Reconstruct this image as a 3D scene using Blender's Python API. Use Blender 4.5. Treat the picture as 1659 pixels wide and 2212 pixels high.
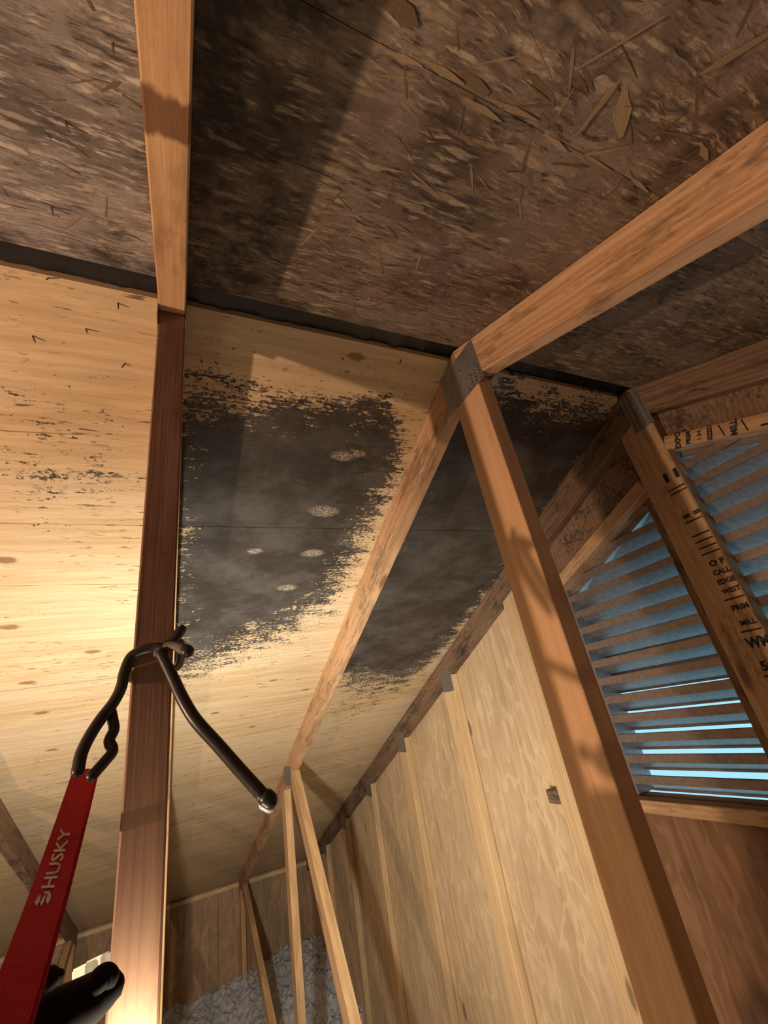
import bpy, bmesh, math, random
import numpy as np
from mathutils import Vector, Matrix, noise

random.seed(7)
scene = bpy.context.scene
COL = scene.collection
for o in list(bpy.data.objects):
    bpy.data.objects.remove(o)

# ------------------------------------------------------------------ camera
H = 2.62                       # height of the ridge above the attic floor
S = 0.6096                     # truss spacing
TH = 0.038                     # lumber thickness
DP = 0.089                     # lumber depth
PITCH = 0.3847
T = math.tan(PITCH)
DZ = DP / math.cos(PITCH)
CAM = Vector((0.0207, -0.5815, -0.7434 + H))
FPX = 932.75
_yaw, _pit, _rol = 0.4897, 0.4367, -0.1868
F_ = Vector((math.sin(_yaw) * math.cos(_pit), math.cos(_yaw) * math.cos(_pit), math.sin(_pit)))
_r = Vector((math.cos(_yaw), -math.sin(_yaw), 0))
_u = _r.cross(F_)
R_ = math.cos(_rol) * _r + math.sin(_rol) * _u
U_ = -math.sin(_rol) * _r + math.cos(_rol) * _u
cam_d = bpy.data.cameras.new('camera')
cam_d.sensor_fit = 'VERTICAL'
cam_d.sensor_height = 24.0
cam_d.lens = 24.0 * FPX / 2212.0
cam_d.clip_start = 0.01
cam_o = bpy.data.objects.new('camera', cam_d)
COL.objects.link(cam_o)
M3 = Matrix((R_, U_, -F_)).transposed().to_4x4()
M3.translation = CAM
cam_o.matrix_world = M3
scene.camera = cam_o

# ------------------------------------------------------------------ world, lamps, exposure
W = bpy.data.worlds.new('sky')
scene.world = W
W.use_nodes = True
bg = W.node_tree.nodes['Background']
bg.inputs[0].default_value = (0.30, 0.62, 0.79, 1)
bg.inputs[1].default_value = 1.35
scene.view_settings.view_transform = 'Standard'
scene.view_settings.look = 'None'
scene.view_settings.gamma = 1.0
scene.view_settings.exposure = 0.0


def lamp(name, loc, power, col, radius, spot=None):
    d = bpy.data.lights.new(name, 'SPOT' if spot else 'POINT')
    d.energy = power
    d.color = col
    d.shadow_soft_size = radius
    o = bpy.data.objects.new(name, d)
    o.location = loc
    if spot:
        d.spot_size, d.spot_blend = spot[1], 1.0
        o.rotation_euler = Vector(spot[0]).to_track_quat('-Z', 'Y').to_euler()
    COL.objects.link(o)
    return o


L_MAIN = (-0.07, 0.13, H - 1.16)      # bright work light standing low behind the near post
L_WARM = (-1.25, -0.165, H - 0.96)     # warm work light off to the left
L_HAND = (0.002, -0.080, H - 0.960)  # the strap light's own lens
lamp('work_light_lamp', L_MAIN, 108, (1.0, 0.94, 0.80), 0.03, ((0.16, 0.90, 0.08), math.radians(160)))
lamp('warm_work_light_lamp', L_WARM, 70, (1.0, 0.64, 0.42), 0.02)
lamp('strap_light_lamp', L_HAND, 1.1, (1.0, 0.85, 0.6), 0.01)


# ------------------------------------------------------------------ object helpers
def tag(o, label=None, cat=None, group=None, kind=None):
    if label: o['label'] = label
    if cat: o['category'] = cat
    if group: o['group'] = group
    if kind: o['kind'] = kind
    return o


def empty(name, loc=(0, 0, 0)):
    o = bpy.data.objects.new(name, None)
    o.empty_display_size = 0.05
    o.location = loc
    COL.objects.link(o)
    return o


def link(name, me, mat, parent=None, mw=None, smooth=False):
    o = bpy.data.objects.new(name, me)
    if mat is not None and not me.materials:
        me.materials.append(mat)
    COL.objects.link(o)
    if mw is not None:
        o.matrix_world = mw
    if parent:
        o.parent = parent
        pl = parent
        inv = Matrix.Translation(-Vector(parent.location)) if parent.type == 'EMPTY' else parent.matrix_basis.inverted()
        o.matrix_parent_inverse = Matrix()
        o.matrix_basis = inv @ (mw if mw is not None else Matrix())
    if smooth:
        for p in me.polygons:
            p.use_smooth = True
    return o


def mesh_from(name, verts, faces):
    me = bpy.data.meshes.new(name)
    me.from_pydata([tuple(v) for v in verts], [], faces)
    me.update()
    return me


def bm_mesh(bm, name):
    me = bpy.data.meshes.new(name)
    bmesh.ops.recalc_face_normals(bm, faces=bm.faces)
    bm.to_mesh(me)
    bm.free()
    return me


def prism_bm(poly, h0, h1):
    """polygon of (a,b) extruded along the third axis"""
    bm = bmesh.new()
    lo = [bm.verts.new((a, b, h0)) for a, b in poly]
    hi = [bm.verts.new((a, b, h1)) for a, b in poly]
    n = len(poly)
    bm.faces.new(lo[::-1])
    bm.faces.new(hi)
    for i in range(n):
        bm.faces.new((lo[i], lo[(i + 1) % n], hi[(i + 1) % n], hi[i]))
    return bm


def member(name, poly, x, axis, mat, parent, t=TH, bevel=0.0018, origin=None):
    """lumber lying in a truss plane: poly is [(Y,Z rel. ridge)], thickness t about X=x,
    axis = length direction (dy,dz).  Local X runs along the board (for the grain)."""
    ax = Vector((0, axis[0], axis[1])).normalized()
    oy, oz = origin if origin else poly[0]
    zx = Vector((1, 0, 0))
    ay = zx.cross(ax)
    mw = Matrix((ax, ay, zx)).transposed().to_4x4()
    mw.translation = Vector((x, oy, oz + H))
    loc = []
    for (py, pz) in poly:
        v = Vector((0, py - oy, pz - oz))
        loc.append((v.dot(ax), v.dot(ay)))
    bm = prism_bm(loc, -t / 2, t / 2)
    if bevel:
        bmesh.ops.bevel(bm, geom=bm.edges[:], offset=bevel, segments=1, affect='EDGES')
    return link(name, bm_mesh(bm, name), mat, parent, mw)


def box_bm(sx, sy, sz, bevel=0.0):
    bm = bmesh.new()
    bmesh.ops.create_cube(bm, size=1)
    bmesh.ops.scale(bm, vec=(sx, sy, sz), verts=bm.verts)
    if bevel:
        bmesh.ops.bevel(bm, geom=bm.edges[:], offset=bevel, segments=2, affect='EDGES')
    return bm


def tube_mesh(name, pts, rads, seg=12, sub=6, squash=1.0):
    """smooth tube through pts (Catmull-Rom), closed caps"""
    P = [Vector(p) for p in pts]
    Q, RR = [], []
    for i in range(len(P) - 1):
        p0 = P[max(i - 1, 0)]; p1 = P[i]; p2 = P[i + 1]; p3 = P[min(i + 2, len(P) - 1)]
        for k in range(sub):
            u = k / sub
            Q.append(0.5 * ((2 * p1) + (-p0 + p2) * u + (2 * p0 - 5 * p1 + 4 * p2 - p3) * u * u + (-p0 + 3 * p1 - 3 * p2 + p3) * u ** 3))
            RR.append(rads[i] * (1 - u) + rads[i + 1] * u)
    Q.append(P[-1]); RR.append(rads[-1])
    verts, faces = [], []
    up = Vector((0.3, -1, 0.2)).normalized()
    # rounded ends
    rings = []
    for j, (q, r) in enumerate(zip(Q, RR)):
        a = Q[min(j + 1, len(Q) - 1)] - Q[max(j - 1, 0)]
        rings.append((q, r, a.normalized()))
    d0, d1 = rings[0][2], rings[-1][2]
    r0, r1 = RR[0], RR[-1]
    rings = [(Q[0] - d0 * r0 * 0.75, r0 * 0.3, d0), (Q[0] - d0 * r0 * 0.45, r0 * 0.8, d0)] + rings + \
            [(Q[-1] + d1 * r1 * 0.45, r1 * 0.8, d1), (Q[-1] + d1 * r1 * 0.75, r1 * 0.3, d1)]
    n1 = None
    for (q, r, a) in rings:
        if n1 is None:
            n1 = (up - a * up.dot(a)).normalized()
        else:
            n1 = (n1 - a * n1.dot(a)).normalized()
        n2 = a.cross(n1)
        for k in range(seg):
            th = 2 * math.pi * k / seg
            verts.append(q + r * (math.cos(th) * n1 * squash + math.sin(th) * n2))
    for j in range(len(rings) - 1):
        for k in range(seg):
            faces.append((j * seg + k, j * seg + (k + 1) % seg, (j + 1) * seg + (k + 1) % seg, (j + 1) * seg + k))
    faces.append(tuple(range(seg))[::-1])
    faces.append(tuple((len(rings) - 1) * seg + k for k in range(seg)))
    me = mesh_from(name, verts, faces)
    for p in me.polygons:
        p.use_smooth = True
    return me


def ray(x, y):
    return (x - 829.5) / FPX * R_ - (y - 1106) / FPX * U_ + F_


def onY(x, y, Yc):
    v = ray(x, y)
    return CAM + v * ((Yc - CAM.y) / v.y)


def onD(x, y, D):
    return CAM + ray(x, y) * D


# ------------------------------------------------------------------ material helpers
class NT:
    def __init__(self, name, rough=0.7, spec=0.3):
        self.m = bpy.data.materials.new(name)
        self.m.use_nodes = True
        self.t = self.m.node_tree
        self.b = self.t.nodes['Principled BSDF']
        self.b.inputs['Roughness'].default_value = rough
        self.b.inputs['Specular IOR Level'].default_value = spec

    def n(self, typ, **kw):
        nd = self.t.nodes.new(typ)
        for k, v in kw.items():
            setattr(nd, k, v)
        return nd

    def l(self, a, b):
        self.t.links.new(a, b)

    def val(self, sock, v):
        if hasattr(v, 'is_output') or isinstance(v, bpy.types.NodeSocket):
            self.l(v, sock)
        else:
            sock.default_value = v

    def math(self, op, a, b=0.0, c=None, clamp=False):
        nd = self.n('ShaderNodeMath', operation=op, use_clamp=clamp)
        self.val(nd.inputs[0], a)
        self.val(nd.inputs[1], b)
        if c is not None:
            self.val(nd.inputs[2], c)
        return nd.outputs[0]

    def coords(self, kind='Object'):
        return self.n('ShaderNodeTexCoord').outputs[kind]

    def mapping(self, v, scale=(1, 1, 1), rot=(0, 0, 0), loc=(0, 0, 0)):
        nd = self.n('ShaderNodeMapping')
        self.l(v, nd.inputs[0])
        nd.inputs['Scale'].default_value = scale
        nd.inputs['Rotation'].default_value = rot
        nd.inputs['Location'].default_value = loc
        return nd.outputs[0]

    def noise(self, v, scale=5, detail=4, rough=0.55, dist=0.0, out=0):
        nd = self.n('ShaderNodeTexNoise')
        self.l(v, nd.inputs['Vector'])
        nd.inputs['Scale'].default_value = scale
        nd.inputs['Detail'].default_value = detail
        nd.inputs['Roughness'].default_value = rough
        nd.inputs['Distortion'].default_value = dist
        return nd.outputs[out]

    def vor(self, v, scale=5, feature='F1', rnd=1.0):
        nd = self.n('ShaderNodeTexVoronoi', feature=feature)
        self.l(v, nd.inputs['Vector'])
        nd.inputs['Scale'].default_value = scale
        nd.inputs['Randomness'].default_value = rnd
        return nd

    def ramp(self, v, stops, interp='LINEAR'):
        nd = self.n('ShaderNodeValToRGB')
        cr = nd.color_ramp
        cr.interpolation = interp
        while len(cr.elements) < len(stops):
            cr.elements.new(0.5)
        for e, (p, c) in zip(cr.elements, stops):
            e.position = p
            e.color = (c, c, c, 1) if isinstance(c, (int, float)) else (*c, 1)
        self.l(v, nd.inputs[0])
        return nd.outputs[0]

    def step(self, v, a, b):
        nd = self.n('ShaderNodeMapRange', interpolation_type='SMOOTHSTEP')
        self.val(nd.inputs['Value'], v)
        nd.inputs['From Min'].default_value = a
        nd.inputs['From Max'].default_value = b
        return nd.outputs[0]

    def mix(self, f, a, b, mode='MIX'):
        nd = self.n('ShaderNodeMix', data_type='RGBA', blend_type=mode)
        self.val(nd.inputs[0], f)
        for s, v in ((nd.inputs[6], a), (nd.inputs[7], b)):
            if isinstance(v, (tuple, list)):
                s.default_value = (*v, 1) if len(v) == 3 else v
            else:
                self.l(v, s)
        return nd.outputs[2]

    def sep(self, v):
        nd = self.n('ShaderNodeSeparateXYZ')
        self.l(v, nd.inputs[0])
        return nd.outputs

    def comb(self, x, y, z):
        nd = self.n('ShaderNodeCombineXYZ')
        for s, v in zip(nd.inputs, (x, y, z)):
            self.val(s, v)
        return nd.outputs[0]

    def attr(self, name):
        return self.n('ShaderNodeAttribute', attribute_name=name).outputs['Fac']

    def rand(self):
        return self.n('ShaderNodeObjectInfo').outputs['Random']

    def bump(self, h, strength=0.3, dist=0.002):
        nd = self.n('ShaderNodeBump')
        nd.inputs['Strength'].default_value = strength
        nd.inputs['Distance'].default_value = dist
        self.l(h, nd.inputs['Height'])
        self.l(nd.outputs[0], self.b.inputs['Normal'])

    def color(self, c):
        self.val(self.b.inputs['Base Color'], c if not isinstance(c, tuple) else (*c, 1))
        return self.m


def wood(name, light, dark, stain=(0.06, 0.035, 0.02), stain_amt=0.3, bands=(), ring=0.5, mold=0.0, moldc=(0.05, 0.05, 0.05)):
    """sawn lumber, grain along the object's local X"""
    k = NT(name, 0.62, 0.25)
    co = k.coords('Object')
    off = k.n('ShaderNodeVectorMath', operation='ADD')
    k.l(co, off.inputs[0])
    k.l(k.comb(k.math('MULTIPLY', k.rand(), 37.0), k.math('MULTIPLY', k.rand(), 11.0), 0.0), off.inputs[1])
    v = off.outputs[0]
    g1 = k.noise(k.mapping(v, (2.2, 70, 70)), 1.0, 5, 0.6, 0.4)
    g2 = k.noise(k.mapping(v, (6, 260, 260)), 1.0, 3, 0.6)
    warp = k.noise(k.mapping(v, (2.5, 12, 12)), 1.0, 3)
    rg = k.math('SINE', k.math('MULTIPLY', k.math('ADD', k.sep(v)[1], k.math('MULTIPLY', warp, 0.045)), 520.0))
    rg = k.math('MULTIPLY', k.math('ADD', rg, 1.0), 0.5)
    f = k.math('ADD', k.math('MULTIPLY', g1, 1.0 - ring * 0.35), k.math('MULTIPLY', rg, ring * 0.35))
    c = k.mix(k.step(f, 0.25, 0.75), light, dark)
    c = k.mix(k.math('MULTIPLY', k.step(g2, 0.58, 0.72), 0.4), c, dark)
    # knots
    kv = k.vor(k.mapping(v, (3.4, 11, 11)), 1.0)
    kd = kv.outputs['Distance']
    pick = k.math('GREATER_THAN', k.sep(kv.outputs['Color'])[0], 0.62)
    kn = k.math('MULTIPLY', k.math('SUBTRACT', 1.0, k.step(kd, 0.07, 0.17)), pick)
    c = k.mix(k.math('MULTIPLY', kn, 0.8), c, tuple(x * 0.35 for x in dark))
    # stains and weathering
    sn = k.noise(k.mapping(v, (7, 24, 24)), 1.0, 5, 0.65)
    c = k.mix(k.math('MULTIPLY', k.step(sn, 0.52, 0.72), stain_amt), c, stain)
    for (a, b, amt) in bands:
        x = k.sep(co)[0]
        wob = k.math('ADD', x, k.math('MULTIPLY', k.math('SUBTRACT', k.noise(k.mapping(co, (20, 50, 50)), 1.0, 3), 0.5), 0.03))
        w = k.math('MULTIPLY', k.step(wob, a - 0.004, a + 0.004), k.math('SUBTRACT', 1.0, k.step(wob, b - 0.004, b + 0.004)))
        c = k.mix(k.math('MULTIPLY', w, amt), c, stain)
    if mold:
        mn = k.noise(k.mapping(v, (30, 110, 110)), 1.0, 4, 0.7)
        ml = k.noise(k.mapping(v, (5, 14, 14)), 1.0, 3)
        c = k.mix(k.math('MULTIPLY', k.step(k.math('ADD', mn, ml), 1.02, 1.22), mold), c, moldc)
    hs = k.n('ShaderNodeHueSaturation')
    hs.inputs['Value'].default_value = 1
    k.val(hs.inputs['Value'], k.math('ADD', 0.88, k.math('MULTIPLY', k.rand(), 0.24)))
    k.l(c, hs.inputs['Color'])
    k.bump(k.math('ADD', g1, k.math('MULTIPLY', g2, 0.6)), 0.35, 0.0015)
    return k.color(hs.outputs[0])


def plain(name, col, rough=0.6, metal=0.0, spec=0.3, emit=None):
    k = NT(name, rough, spec)
    k.b.inputs['Metallic'].default_value = metal
    n = k.noise(k.coords(), 90, 3)
    if emit:
        k.b.inputs['Emission Color'].default_value = (*emit[0], 1)
        k.b.inputs['Emission Strength'].default_value = emit[1]
    return k.color(k.mix(k.step(n, 0.3, 0.7), col, tuple(c * 0.75 for c in col)))


# --- far slope plywood (object coords = world X, world Y) with mould
KNOTS_PALE = [(0.392, 0.472, 1.7), (0.394, 0.630, 1.4), (0.398, 0.295, 1.3), (0.342, 0.779, 1.3), (0.22, 0.62, 0.9), (0.44, 0.285, 0.8)]
KNOTS_DARK = [(-0.386, 0.885, 1.0), (-0.209, 1.024, 0.9), (-0.387, 1.149, 0.9), (-0.378, 1.329, 0.9), (-0.384, 1.591, 0.8),
              (0.178, 1.507, 0.8), (0.363, 0.052, 0.9), (0.428, 0.146, 1.1), (0.385, 1.319, 0.7), (0.543, 1.428, 0.7),
              (-0.353, 0.643, 1.1), (0.349, 1.683, 0.7), (-0.12, 1.75, 0.8), (0.25, 1.9, 0.7)]


def plywood_far():
    k = NT('far_plywood', 0.55, 0.3)
    co = k.coords('Object')
    s = k.sep(co)
    g1 = k.noise(k.mapping(co, (3.0, 42, 1)), 1.0, 5, 0.6, 0.6)
    g2 = k.noise(k.mapping(co, (10, 240, 1)), 1.0, 3, 0.6)
    ply = k.noise(k.mapping(co, (0.6, 5, 1)), 1.0, 2)
    c = k.mix(k.step(g1, 0.3, 0.72), (0.70, 0.55, 0.34), (0.53, 0.385, 0.215))
    c = k.mix(k.math('MULTIPLY', k.step(ply, 0.42, 0.62), 0.35), c, (0.72, 0.62, 0.46))
    c = k.mix(k.math('MULTIPLY', k.step(g2, 0.6, 0.75), 0.35), c, (0.40, 0.26, 0.13))
    # short dark grain tears
    dn = k.noise(k.mapping(co, (13, 120, 1), loc=(3, 7, 0)), 1.0, 2, 0.5)
    dm = k.noise(k.mapping(co, (2.5, 5, 1), loc=(9, 1, 0)), 1.0, 2)
    tear = k.math('MULTIPLY', k.step(dn, 0.66, 0.71), k.step(dm, 0.42, 0.56))
    dn2 = k.noise(k.mapping(co, (26, 150, 1), loc=(1, 2, 0)), 1.0, 2, 0.5)
    dm2 = k.noise(k.mapping(co, (3.5, 4, 1), loc=(5, 3, 0)), 1.0, 2)
    t2 = k.math('MULTIPLY', k.step(dn2, 0.64, 0.69), k.step(dm2, 0.46, 0.6))
    wavy = k.math('SINE', k.math('MULTIPLY', k.math('ADD', s[1], k.math('MULTIPLY', k.noise(k.mapping(co, (3.5, 7, 1)), 1.0, 3), 0.10)), 330.0))
    c = k.mix(k.math('MULTIPLY', k.step(wavy, 0.5, 1.0), 0.22), c, (0.46, 0.31, 0.16))
    c = k.mix(k.math('MULTIPLY', t2, 0.8), c, (0.17, 0.10, 0.05))
    c = k.mix(k.math('MULTIPLY', tear, 0.85), c, (0.10, 0.06, 0.03))
    # long veneer cracks
    for y0, sl in ((0.29, 0.06), (0.74, -0.03), (1.17, 0.02)):
        w = k.math('ADD', k.math('SUBTRACT', s[1], y0), k.math('MULTIPLY', s[0], sl))
        w = k.math('ADD', w, k.math('MULTIPLY', k.math('SUBTRACT', k.noise(k.mapping(co, (4, 0, 0)), 1.0, 2), 0.5), 0.008))
        ln = k.math('SUBTRACT', 1.0, k.step(k.math('ABSOLUTE', w), 0.0004, 0.0014))
        gate = k.step(k.noise(k.mapping(co, (3, 1, 0), loc=(y0 * 9, 0, 0)), 1.0, 1), 0.42, 0.5)
        c = k.mix(k.math('MULTIPLY', k.math('MULTIPLY', ln, gate), 0.8), c, (0.07, 0.045, 0.03))
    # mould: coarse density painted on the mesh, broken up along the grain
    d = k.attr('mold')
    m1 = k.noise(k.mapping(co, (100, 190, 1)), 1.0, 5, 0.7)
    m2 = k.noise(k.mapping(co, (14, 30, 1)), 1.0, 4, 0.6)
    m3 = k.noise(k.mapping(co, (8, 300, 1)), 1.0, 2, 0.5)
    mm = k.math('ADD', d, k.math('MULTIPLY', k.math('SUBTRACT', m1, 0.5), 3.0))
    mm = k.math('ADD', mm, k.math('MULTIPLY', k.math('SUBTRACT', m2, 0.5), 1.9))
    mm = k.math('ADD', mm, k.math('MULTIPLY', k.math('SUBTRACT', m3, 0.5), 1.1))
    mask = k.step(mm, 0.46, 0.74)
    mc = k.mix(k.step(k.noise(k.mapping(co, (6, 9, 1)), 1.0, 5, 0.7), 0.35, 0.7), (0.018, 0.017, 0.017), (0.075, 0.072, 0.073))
    # knots
    def knot(lst, col, c, amt):
        tot = None
        for (x, y, r) in lst:
            q = k.n('ShaderNodeVectorMath', operation='DISTANCE')
            k.l(k.mapping(co, (30 / r, 72 / r, 0), loc=(-x * 30 / r, -y * 72 / r, 0)), q.inputs[0])
            q.inputs[1].default_value = (0, 0, 0)
            w = k.math('ADD', q.outputs['Value'], k.math('MULTIPLY', k.math('SUBTRACT', m1, 0.5), 0.9))
            e = k.math('SUBTRACT', 1.0, k.step(w, 0.45, 0.95))
            tot = e if tot is None else k.math('MAXIMUM', tot, e)
        return k.mix(k.math('MULTIPLY', tot, amt), c, col)
    c = knot(KNOTS_DARK, (0.24, 0.13, 0.06), c, 0.85)
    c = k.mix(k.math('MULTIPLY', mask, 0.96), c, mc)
    c = knot(KNOTS_PALE, k.mix(k.step(k.noise(co, 260, 2), 0.42, 0.58), (0.50, 0.42, 0.33), (0.10, 0.085, 0.07)), c, 0.8)
    k.bump(k.math('ADD', g1, k.math('MULTIPLY', tear, -2.0)), 0.25, 0.002)
    return k.color(c)


def osb(name, tone=1.0, red=0.0, grey=0.0):
    k = NT(name, 0.75, 0.2)
    co = k.coords('Object')
    warp = k.noise(co, 22, 3, out=1)
    wv = k.n('ShaderNodeVectorMath', operation='MULTIPLY_ADD')
    k.l(warp, wv.inputs[0]); wv.inputs[1].default_value = (0.014, 0.014, 0.0); k.l(co, wv.inputs[2])
    v = wv.outputs[0]
    big = k.noise(co, 6.5, 6, 0.62)
    c = k.ramp(big, [(0.34, (0.040 * tone, 0.029 * tone, 0.020 * tone)), (0.48, (0.105 * tone, 0.077 * tone, 0.053 * tone)),
                     (0.62, (0.150 * tone, 0.115 * tone, 0.083 * tone)), (0.75, (0.20 * tone, 0.16 * tone, 0.12 * tone))])
    fsum = None
    for i, (ang, sa, sb) in enumerate(((0.45, 24, 190), (-0.8, 30, 230), (1.3, 28, 210))):
        f = k.noise(k.mapping(v, (sa, sb, 1), (0, 0, ang), (i * 3.1, i * 1.7, 0)), 1.0, 3, 0.6)
        sel = k.noise(k.mapping(co, (1, 1, 1), loc=(i * 5.3, 2.0 * i, 0)), 26, 2)
        f = k.math('MULTIPLY', k.math('SUBTRACT', f, 0.5), k.step(sel, 0.42, 0.58))
        fsum = f if fsum is None else k.math('ADD', fsum, f)
    c = k.mix(k.step(fsum, 0.02, 0.22), c, (0.25 * tone, 0.195 * tone, 0.125 * tone))
    c = k.mix(k.step(k.math('MULTIPLY', fsum, -1.0), 0.02, 0.22), c, (0.045 * tone, 0.031 * tone, 0.021 * tone))
    hgt = fsum
    # single strands: whole cells a shade lighter, darker or redder than the board
    for i, (ang, sa, sb, thr) in enumerate(((0.3, 16, 80, 0.80), (-0.95, 22, 120, 0.84), (1.2, 30, 150, 0.86))):
        vo = k.vor(k.mapping(v, (sa, sb, 1), (0, 0, ang), (i * 7.1, i * 2.7, 0)), 1.0)
        r_ = k.sep(vo.outputs['Color'])
        pick = k.math('MULTIPLY', k.math('GREATER_THAN', r_[0], thr), k.math('SUBTRACT', 1.0, k.step(vo.outputs['Distance'], 0.30, 0.62)))
        cc = k.ramp(r_[1], [(0.0, (0.07 * tone, 0.05 * tone, 0.035 * tone)), (0.45, (0.17 * tone, 0.112 * tone, 0.072 * tone)),
                            (0.8, (0.23 * tone, 0.18 * tone, 0.115 * tone)), (1.0, (0.33 * tone, 0.27 * tone, 0.17 * tone))])
        c = k.mix(k.math('MULTIPLY', pick, 0.75), c, cc)
        hgt = k.math('ADD', hgt, k.math('MULTIPLY', pick, 0.25))
    wr = k.noise(k.mapping(co, loc=(4, 2, 0)), 7, 4, 0.6)
    c = k.mix(k.math('MULTIPLY', k.step(wr, 0.48, 0.64), 0.45 + red), c, (0.20 * tone, 0.145 * tone, 0.122 * tone))
    grit = k.noise(co, 190, 3, 0.7)
    c = k.mix(k.math('MULTIPLY', k.step(grit, 0.52, 0.68), 0.35), c, (0.05 * tone, 0.036 * tone, 0.026 * tone))
    hs = k.n('ShaderNodeHueSaturation')
    hs.inputs['Saturation'].default_value = 0.86 - grey
    k.l(c, hs.inputs['Color'])
    c = hs.outputs[0]
    # black mildew, plus the near rafter's painted shadow
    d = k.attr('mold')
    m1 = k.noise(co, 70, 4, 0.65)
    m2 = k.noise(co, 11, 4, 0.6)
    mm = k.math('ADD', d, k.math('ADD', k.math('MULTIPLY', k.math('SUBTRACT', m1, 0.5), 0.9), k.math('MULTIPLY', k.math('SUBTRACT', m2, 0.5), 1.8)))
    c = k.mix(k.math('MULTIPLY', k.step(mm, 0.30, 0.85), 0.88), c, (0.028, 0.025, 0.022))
    k.bump(k.math('ADD', hgt, k.math('MULTIPLY', grit, 0.12)), 0.8, 0.006)
    return k.color(c)


def gable_ply(name, light, dark, blot=0.4, blotc=(0.30, 0.19, 0.10)):
    """vertical-grain sheathing; object coords = world"""
    k = NT(name, 0.65, 0.25)
    co = k.coords('Object')
    s = k.sep(co)
    warp = k.noise(k.mapping(co, (3, 4, 1.6)), 1.0, 4, 0.6)
    g1 = k.noise(k.mapping(co, (20, 26, 1.6)), 1.0, 5, 0.6, 1.2)
    g2 = k.noise(k.mapping(co, (60, 160, 5)), 1.0, 3, 0.6)
    swirl = k.math('SINE', k.math('MULTIPLY', k.math('ADD', k.math('MULTIPLY', warp, 0.55), k.math('MULTIPLY', k.math('ADD', s[1], s[0]), 0.35)), 105.0))
    c = k.mix(k.step(g1, 0.28, 0.74), light, dark)
    c = k.mix(k.math('MULTIPLY', k.step(swirl, 0.45, 0.95), 0.45), c, tuple(min(1, x * 1.22) for x in light))
    c = k.mix(k.math('MULTIPLY', k.step(g2, 0.58, 0.75), 0.35), c, tuple(x * 0.6 for x in dark))
    b = k.noise(k.mapping(co, (4, 5, 2.5), loc=(1, 5, 2)), 1.0, 4, 0.6)
    c = k.mix(k.math('MULTIPLY', k.step(b, 0.45, 0.7), blot), c, blotc)
    kv = k.vor(k.mapping(co, (4, 7, 2.6)), 1.0)
    kn = k.math('MULTIPLY', k.math('SUBTRACT', 1.0, k.step(kv.outputs['Distance'], 0.05, 0.12)), k.math('GREATER_THAN', k.sep(kv.outputs['Color'])[1], 0.7))
    c = k.mix(k.math('MULTIPLY', kn, 0.75), c, (0.16, 0.09, 0.045))
    k.bump(g1, 0.2, 0.002)
    return k.color(c)


M = {}
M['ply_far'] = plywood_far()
M['osb_a'] = osb('roof_osb', 1.5)
M['osb_l'] = osb('dusty_roof_osb', 2.1, 0.1, 0.52)
M['osb_b'] = osb('rough_roof_osb', 1.75, 0.1)
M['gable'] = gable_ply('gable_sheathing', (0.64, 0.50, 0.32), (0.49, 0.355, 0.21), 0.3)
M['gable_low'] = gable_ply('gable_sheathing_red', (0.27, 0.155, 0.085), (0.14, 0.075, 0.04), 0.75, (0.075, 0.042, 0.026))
M['eave'] = gable_ply('eave_sheathing', (0.46, 0.32, 0.20), (0.32, 0.21, 0.125), 0.4, (0.24, 0.14, 0.075))
M['pine'] = wood('pine_lumber', (0.64, 0.44, 0.24), (0.44, 0.27, 0.13), (0.20, 0.11, 0.055), 0.35)
M['pine_b'] = wood('pine_rafter', (0.66, 0.43, 0.25), (0.44, 0.25, 0.13), (0.14, 0.08, 0.045), 0.6, mold=0.55, moldc=(0.10, 0.085, 0.07))
M['pine_a'] = wood('pine_rafter_stained', (0.66, 0.42, 0.23), (0.46, 0.27, 0.13), (0.13, 0.055, 0.025), 0.35,
                   bands=((0.385, 0.428, 0.85),), mold=0.25)
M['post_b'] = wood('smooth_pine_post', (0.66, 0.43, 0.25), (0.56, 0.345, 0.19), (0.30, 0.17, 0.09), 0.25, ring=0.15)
M['post_a'] = wood('shaded_red_post', (0.34, 0.20, 0.135), (0.22, 0.115, 0.075), (0.12, 0.055, 0.035), 0.45, ring=0.7)  # dark reddish base: the post's shade is put into the colour
M['old'] = wood('weathered_lumber', (0.30, 0.20, 0.13), (0.17, 0.105, 0.065), (0.06, 0.04, 0.028), 0.7, mold=0.8, moldc=(0.05, 0.045, 0.04))
M['stud'] = wood('pale_stud', (0.70, 0.52, 0.31), (0.54, 0.375, 0.20), (0.33, 0.20, 0.10), 0.3)
M['stamped'] = wood('rough_stamped_lumber', (0.66, 0.45, 0.26), (0.45, 0.28, 0.15), (0.13, 0.07, 0.035), 0.6, ring=0.1, mold=0.35)
M['chip'] = wood('wood_strand', (0.23, 0.16, 0.095), (0.12, 0.08, 0.045), (0.07, 0.045, 0.03), 0.5, ring=0.1)
M['chip_pale'] = wood('pale_wood_strand', (0.42, 0.33, 0.20), (0.24, 0.17, 0.10), (0.12, 0.07, 0.04), 0.5, ring=0.1)
M['felt'] = plain('black_roofing_felt', (0.014, 0.013, 0.013), 0.35, 0, 0.5)
M['galv'] = plain('galvanised_steel', (0.42, 0.42, 0.44), 0.42, 0.75)
M['slot'] = plain('dark_slot', (0.02, 0.018, 0.016), 0.9)
M['louver'] = plain('louver_sheet_metal', (0.36, 0.31, 0.295), 0.36, 0.55, 0.5)
M['ink'] = plain('black_stamp_ink', (0.035, 0.028, 0.022), 0.8)
M['rubber'] = plain('black_rubber', (0.030, 0.027, 0.024), 0.36, 0, 0.5)
M['rubber_lit'] = plain('lit_grey_rubber', (0.16, 0.145, 0.12), 0.6, 0, 0.3)  # lighter copy of the black rubber, light painted into the colour
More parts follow.
